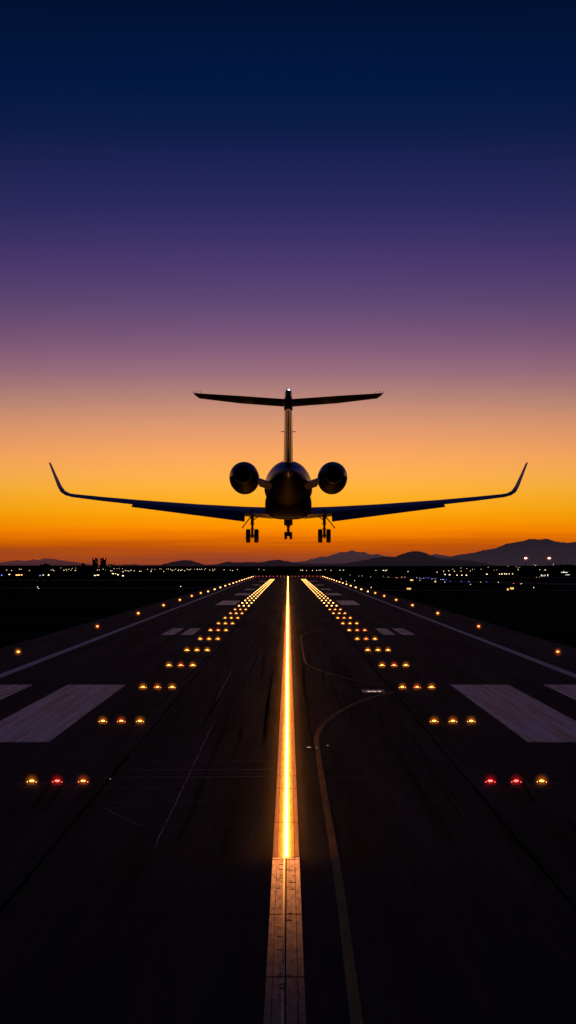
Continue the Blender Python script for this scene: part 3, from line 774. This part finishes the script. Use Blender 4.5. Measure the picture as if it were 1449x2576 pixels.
for i in range(1900):
    px = -60 + 1570 * i / 1900 + random.uniform(-.6, .6); Y = random.uniform(3150, 3500)
    z = wz(topline(px), Y); h = max(3.5, z * random.uniform(.8, 1.12) + random.uniform(-.6, .6))
    if h < 30: crown((px - 724.5) * Y / F, Y, h, random.uniform(1.4, 2.6))
for i in range(500):      # nearer low scrub
    px = -60 + 1570 * i / 500 + random.uniform(-2, 2); Y = random.uniform(1650, 2300)
    crown((px - 724.5) * Y / F, Y, random.uniform(1.5, 3.6), random.uniform(1.5, 3))
tag(obj('distant_wood', mb, leaf), 'dark belt of distant trees along the foot of the hills', 'wood', kind='stuff')

wall = plain('dark wall', (.008, .008, .009), .9, spec=0)
lit = glowmat('lit window', (1, .62, .30), 1.2); litw = glowmat('lit white window', (1, .9, .75), 1.6); redl = glowmat('red beacon', (1, .08, .05), 5)
def building(name, px0, px1, ptop, Y, label, cat, wins=(), wmat=None, depth=20, roofbits=0):
    x0, x1, z = (px0 - 724.5) * Y / F, (px1 - 724.5) * Y / F, wz(ptop, Y)
    t = thing(name, ((x0 + x1) / 2, Y, 0), label, cat)
    mb = MB(); mb.box(((x0 + x1) / 2, Y + depth / 2, z / 2), (x1 - x0, depth, z)); obj('wall', mb, wall, t)
    mb = MB(); mb.box(((x0 + x1) / 2, Y + depth / 2, z + .3), (x1 - x0 + .8, depth + .8, .6))
    for k in range(roofbits):
        mb.box((x0 + (x1 - x0) * (k + .7) / (roofbits + .4), Y + depth / 2, z + 1.2), ((x1 - x0) * .12, 3, 1.8))
    obj('roof', mb, wall, t)
    for (a, b, w_, h_) in wins:
        mb = MB(); mb.box(((a - 724.5) * Y / F, Y - .06, wz(b, Y)), (w_, .1, h_)); obj('window', mb, wmat or lit, t)
    return t
wl_ = lambda x0, x1, seed: [(random.uniform(x0, x1), random.uniform(1408, 1424), .32, .4) for _ in range(seed)]
tw = building('tower_block', 232.4, 244.6, 1405, 4200, 'left one of two dark tower blocks on the left skyline, a few windows lit', 'tower block', wl_(233.5, 243.5, 5), depth=14, roofbits=1)
tw2 = building('tower_block', 252.4, 265.4, 1405, 4200, 'right one of two dark tower blocks on the left skyline, plain roofline', 'tower block', wl_(253.5, 264.5, 2), depth=14, roofbits=1)
for t, px in ((tw, 237), (tw2, 263)):
    mb = MB(); mb.ball(W(px, 1406.5, 4198), .6, 8, 5); obj('beacon', mb, redl, t)
sp0 = W(209.2, 1428, 4100)
t = thing('church_spire', (sp0.x, 4100, 0), 'slim dark spire left of the two tower blocks', 'spire')
mb = MB(); mb.box((sp0.x, 4100, 5), (7, 7, 10)); obj('wall', mb, wall, t)
mb = MB(); mb.tube((sp0.x, 4100, 10), (sp0.x, 4100, wz(1415, 4100)), 4, .3, 4); obj('steeple', mb, wall, t)
sp1 = W(288, 1428, 4100)
t = thing('mast', (sp1.x, 4100, 0), 'thin dark mast right of the two tower blocks', 'mast')
mb = MB(); mb.tube((sp1.x, 4100, 0), (sp1.x, 4100, wz(1416, 4100)), 1.4, .3, 5); obj('pole', mb, wall, t)
mb = MB(); mb.box((sp1.x, 4100, wz(1421.5, 4100)), (3.5, .5, .4)); obj('crossarm', mb, wall, t)
building('long_building', 268, 282, 1421, 3900, 'low dark building beside the right tower block', 'building', [(270, 1423.5, .9, .7), (277, 1425, .9, .7)], roofbits=2)
building('low_building', 244.5, 252.4, 1423, 4000, 'small dark building between the two tower blocks', 'building', [(248, 1426, .8, .7)])
building('terminal_building', 1238, 1292, 1430, 2500, 'dark low terminal with a pale lit window on the right', 'building', [(1246, 1436.5, 3.4, 3.0), (1250, 1436.5, .9, 3.0)], lit)
building('hangar', 1355, 1384, 1437, 1500, 'dark hangar with faint lit doorways at the right', 'hangar', [(1362, 1448.0, .5, 1.6), (1366, 1449, .5, 1.2), (1371, 1448, .4, 1.2), (1378, 1447, .5, 1.4), (1368, 1452.3, 2.2, .25)], litw)
building('lit_shed', 1404, 1436, 1436, 1600, 'dark shed under a bright white bar of light at the far right', 'shed', [(1419.7, 1440, 5.4, .4), (1418, 1438, .3, .9), (1428, 1446, 3.5, .3)], litw)
for i, (a, b, tp, Y, lb) in enumerate(((1112, 1138, 1434, 2700, 'dark low block behind the brightest cluster of white lamps'), (1180, 1215, 1431, 2700, 'dark low block left of the terminal'), (60, 88, 1436, 2000, 'dark low shed behind the orange lamps at the far left'),
                                 (390, 420, 1431, 3000, 'dark low block under the left hill'), (1040, 1062, 1436, 2400, 'dark low block among small lamps right of the runway'))):
    building('low_building', a, b, tp, Y, lb, 'building')

# lamps of the town and airfield
LC = {'w': glowmat('white lamp', (1, .72, .40), 3.6), 'o': glowmat('orange lamp', (1, .36, .10), 5), 'b': glowmat('blue lamp', (.12, .16, 1), 3.5), 'r': glowmat('red lamp', (1, .15, .12), 4), 'c': glowmat('cool lamp', (.85, .88, 1), 3)}
polem = M['housing']; lampmesh = {}
def lampdata(col, hgt, kind):
    k = (col, round(hgt), kind)
    if k in lampmesh: return lampmesh[k]
    h = max(.35, round(hgt)) if kind != 'low' else .35
    mb = MB(); mb.tube((0, 0, 0), (0, 0, h), .09, .05, 6)
    rl = .27 if kind == 'pole' else .13
    mb.cur = 1; mb.ball((0, 0, h), 1, 8, 5, (rl, rl, rl * .85))
    if kind == 'low': pass
    o = obj('lamp', mb, [polem, LC[col]]); lampmesh[k] = (o.data, h); bpy.data.objects.remove(o); return lampmesh[k]
CWORD = {'w': 'warm white', 'o': 'orange', 'b': 'blue', 'r': 'red', 'c': 'cold white'}
def lamp(px, py, col, big, label, group, cat='lamp', name='street_lamp', near=False):
    dy = py - HOR
    if near: z = .45
    else: z = 3.0
    Y = (H - z) * F / dy if dy > 2 else 99999
    if Y > 3000: Y = 3000; z = H - dy * Y / F
    me, h = lampdata(col, z, 'low' if near else 'pole')
    o = bpy.data.objects.new(name, me); COL.objects.link(o)
    Yh = (H - h) * F / dy if (near or abs(z - 3) < .01) else Y
    o.location = ((px - 724.5) * Yh / F, Yh, 0)
    if big > 1: o.scale = (big, big, 1)
    tag(o, label, cat, group); return o
A = [(48, 254), (85, 257), (140, 248), (153, 248), (213, 257), (370, 253), (384, 253), (390, 258), (463, 256), (478, 249), (484, 255), (499, 248), (523, 242), (547, 240), (546, 257), (515, 255), (68, 286), (313, 290), (350, 291), (355, 288), (441, 239)]
B = [(706, 253), (720, 253), (748, 248), (766, 253), (802, 259), (811, 259), (815, 280), (822, 280), (838, 280), (855, 288), (891, 267), (891, 295), (687, 293), (704, 290), (714, 290), (827, 243), (848, 242), (865, 244), (887, 244)]
C_ = [(908, 257), (920, 258), (933, 261), (949, 256), (973, 259), (1012, 263), (1022, 262), (1070, 248), (1100, 249), (1123, 250), (1095, 262), (1157, 245), (1168, 247), (1186, 264), (1207, 247), (1220, 247), (1237, 248), (1248, 257), (1262, 253), (1273, 247), (1290, 258), (1296, 249), (1310, 257), (1320, 250), (1337, 258), (1355, 247), (1371, 252), (1382, 247), (1408, 247), (1430, 252), (1444, 248)]
D_ = [(10, 252), (70, 246), (90, 250), (102, 248), (123, 254), (130, 243), (160, 254), (182, 246), (185, 257), (196, 250), (265, 252), (310, 255), (327, 257), (361, 252), (516, 248), (554, 252)]
E_ = [(820, 255), (832, 255), (863, 257), (905, 256), (936, 256), (953, 255), (965, 254), (1000, 250), (1040, 256), (1105, 255), (1130, 254), (1365, 257), (1420, 257), (1435, 257), (1445, 253)]
F_ = [(1177, 289), (1240, 298), (1267, 296), (1327, 303), (1418, 298), (1114, 318), (1151, 337), (1211, 330), (1331, 380)]
R1 = [(52, 292), (68, 296), (78, 291), (232, 301), (443, 306), (490, 298), (527, 296), (556, 283), (568, 298), (616, 277), (616, 298), (500, 322), (533, 324), (587, 327), (622, 327), (655, 327), (657, 278), (684, 297), (699, 285), (713, 286), (743, 282), (762, 284)]
R2 = [(813, 271), (803, 320), (895, 319), (912, 319), (932, 317), (945, 319), (965, 318), (990, 318), (957, 267), (1015, 267), (1028, 274), (1040, 270), (1030, 288), (1146, 253), (1157, 254), (1187, 288), (1285, 248), (1220, 290), (1228, 289), (1285, 256)]
def town(L, cf, where, grp):
    for (x, y) in L:
        px, py = cf([(x, y)])[0]
        lamp(px, py, 'w', random.choice((1, 1, 1.3, 1.7)), f'small warm white lamp {where}', grp)
town(A, c1, 'in the town left of the two tower blocks', 'town lamps left of the tower blocks')
town(B, c1, 'at the foot of the two tower blocks', 'town lamps at the foot of the tower blocks')
town(C_, c1, 'in the long string under the left hill', 'town lamps under the left hill')
town(D_, c2, 'between the left hill and the runway end', 'town lamps left of the runway end')
town(E_, c2, 'under the hills just right of the runway end', 'town lamps right of the runway end')
town(R1, c3, 'in the scattered cluster under the middle right hill', 'town lamps under the right hills')
town(R2, c3, 'along the foot of the big right mountain', 'town lamps under the big right mountain')
for (x, y) in [(119, 290), (130, 290), (141, 290), (157, 289)]:
    px, py = c1([(x, y)])[0]; lamp(px, py, 'o', 1.6, 'bright orange lamp in the row of four at the far left', 'row of four orange lamps')
px, py = c1([(12, 291)])[0]; lamp(px, py, 'b', 1.2, 'blue lamp nearest the left edge of the view', None)
px, py = c1([(290, 293)])[0]; lamp(px, py, 'b', 1.2, 'blue lamp standing between the orange lamps and the tower blocks', None)
G5 = 'small lamps low on the dark field right of the runway'
for i, (x, y) in enumerate(F_):
    px, py = c2([(x, y)])[0]; lamp(px, py, 'w', 1, 'small white lamp low on the dark grass right of the far runway edge', G5, name='field_lamp', near=True)
for (x, y), lb in (((272, 375), 'upper of two tiny white lamps on the left cross taxiway'), ((280, 387), 'lower of two tiny white lamps on the left cross taxiway'), ((1310, 373), 'lone tiny white lamp at the taxiway near the left runway shoulder')):
    px, py = c1([(x, y)])[0]; lamp(px, py, 'w', 1, lb, None, name='field_lamp', near=True)
for x, y, c in [(90, 342, 'w'), (145, 345, 'o'), (156, 346, 'r'), (184, 338, 'o'), (187, 344, 'o'), (208, 341, 'w'), (296, 345, 'c'), (318, 348, 'c'), (330, 353, 'b'), (345, 350, 'c'), (360, 345, 'b'), (376, 349, 'b'),
                (386, 346, 'b'), (404, 355, 'c'), (430, 354, 'w'), (415, 352, 'b'), (468, 358, 'c'), (485, 359, 'c'), (495, 361, 'b'), (498, 378, 'c'), (510, 358, 'b'), (537, 372, 'b'), (618, 373, 'b'), (670, 373, 'b'), (676, 375, 'b'), (802, 374, 'b'),
                (759, 377, 'w'), (886, 378, 'w'), (317, 366, 'w'), (685, 393, 'o'), (997, 388, 'r'), (1047, 390, 'r'), (1055, 389, 'w'), (1143, 417, 'w'), (1163, 343, 'w'), (1185, 342, 'o')]:
    px, py = c3([(x, y)])[0]
    lamp(px, py, c, 1, f'tiny {CWORD[c]} lamp low on the taxiways right of the runway', f'tiny {CWORD[c]} taxiway lamps', name='taxiway_lamp', near=True)
# lit taxiway signs
sg = glowmat('lit yellow sign face', (1, .60, .16), 1.25)
for px, py, w_, h_, lb in ((1035.5, 1459.3, 1.55, .75, 'lit yellow taxiway sign farthest left of the upper pair'), (1095, 1463, .75, .65, 'small lit yellow sign right of the upper pair'), (1028.5, 1481, 1.35, .52, 'wide lit yellow sign nearest the runway shoulder'),
                           (1277.5, 1482.6, .55, .62, 'small square lit sign, left one of the right-hand pair'), (1288, 1480, 1.2, .62, 'wide lit yellow sign, right one of the right-hand pair')):
    Y = (H - .7) * F / (py - HOR); x = (px - 724.5) * Y / F
    t = thing('taxiway_sign', (x, Y, 0), lb, 'sign', 'lit yellow taxiway signs')
    mb = MB(); mb.box((x, Y + .08, .7), (w_ + .1, .14, h_ + .1)); 
    for q in (-1, 1): mb.box((x + q * w_ * .35, Y + .08, .17), (.06, .06, .34))
    obj('frame', mb, M['housing'], t)
    mb = MB(); mb.box((x, Y, .7), (w_, .03, h_)); obj('sign_face', mb, sg, t)
    mb = MB()      # dark border bars on the face, letters are too small to read
    mb.box((x, Y - .02, .7 + h_ * .36), (w_ * .8, .01, h_ * .06)); obj('sign_rule', mb, M['seam'], t)
# flood masts at the right
fl = glowmat('flood lamp', (1, .62, .42), 9); fh = bloommat('flood halo', (1, .14, .05), .035, 1.6)
for px, lb in ((1322.7, 'left one of two tall mast lamps before the big right mountain'), (1381.6, 'right one of two tall mast lamps before the big right mountain')):
    Y = 2950; p = W(px, 1404.3, Y)
    t = thing('mast_lamp', (p.x, Y, 0), lb, 'mast lamp', 'mast lamps at the right')
    mb = MB(); mb.tube((p.x, Y, 0), (p.x, Y, p.z), .55, .3, 8); obj('pole', mb, M['housing'], t)
    mb = MB(); mb.ball(p, 1, 12, 6, (1.9, 1, 1.0)); obj('lamp_head', mb, fl, t, smooth=True)
    mb = MB(); mb.ball((0, 0, 0), 1, 14, 7); h = obj('glow', mb, fh, t); 
    me = h.data
    for v in me.vertices: v.co = v.co + Vector(t['_o'])
    h.location = p - Vector(t['_o']); h.scale = (6.5, 6.5, 6.5)

for o in bpy.data.objects:
    if '_o' in o: del o['_o']

# --------------------------------------------------------------------- camera
cam = bpy.data.cameras.new('camera'); co = bpy.data.objects.new('camera', cam); COL.objects.link(co)
cam.sensor_fit = 'HORIZONTAL'; cam.sensor_width = 36; cam.lens = 36 * F / 1449
cam.shift_y = (HOR - 1288) / 1449.0
cam.clip_start = .5; cam.clip_end = 120000
co.location = (0, 0, H); co.rotation_euler = (math.radians(90), 0, 0)
sc.camera = co
sc.view_settings.view_transform = 'Standard'; sc.view_settings.look = 'None'; sc.view_settings.exposure = 0; sc.view_settings.gamma = 1
sc.render.engine = 'CYCLES'
sc.cycles.use_denoising = True
sc.cycles.max_bounces = 6; sc.cycles.diffuse_bounces = 2; sc.cycles.glossy_bounces = 3; sc.cycles.volume_bounces = 0; sc.cycles.transparent_max_bounces = 64
sc.cycles.sample_clamp_indirect = 3
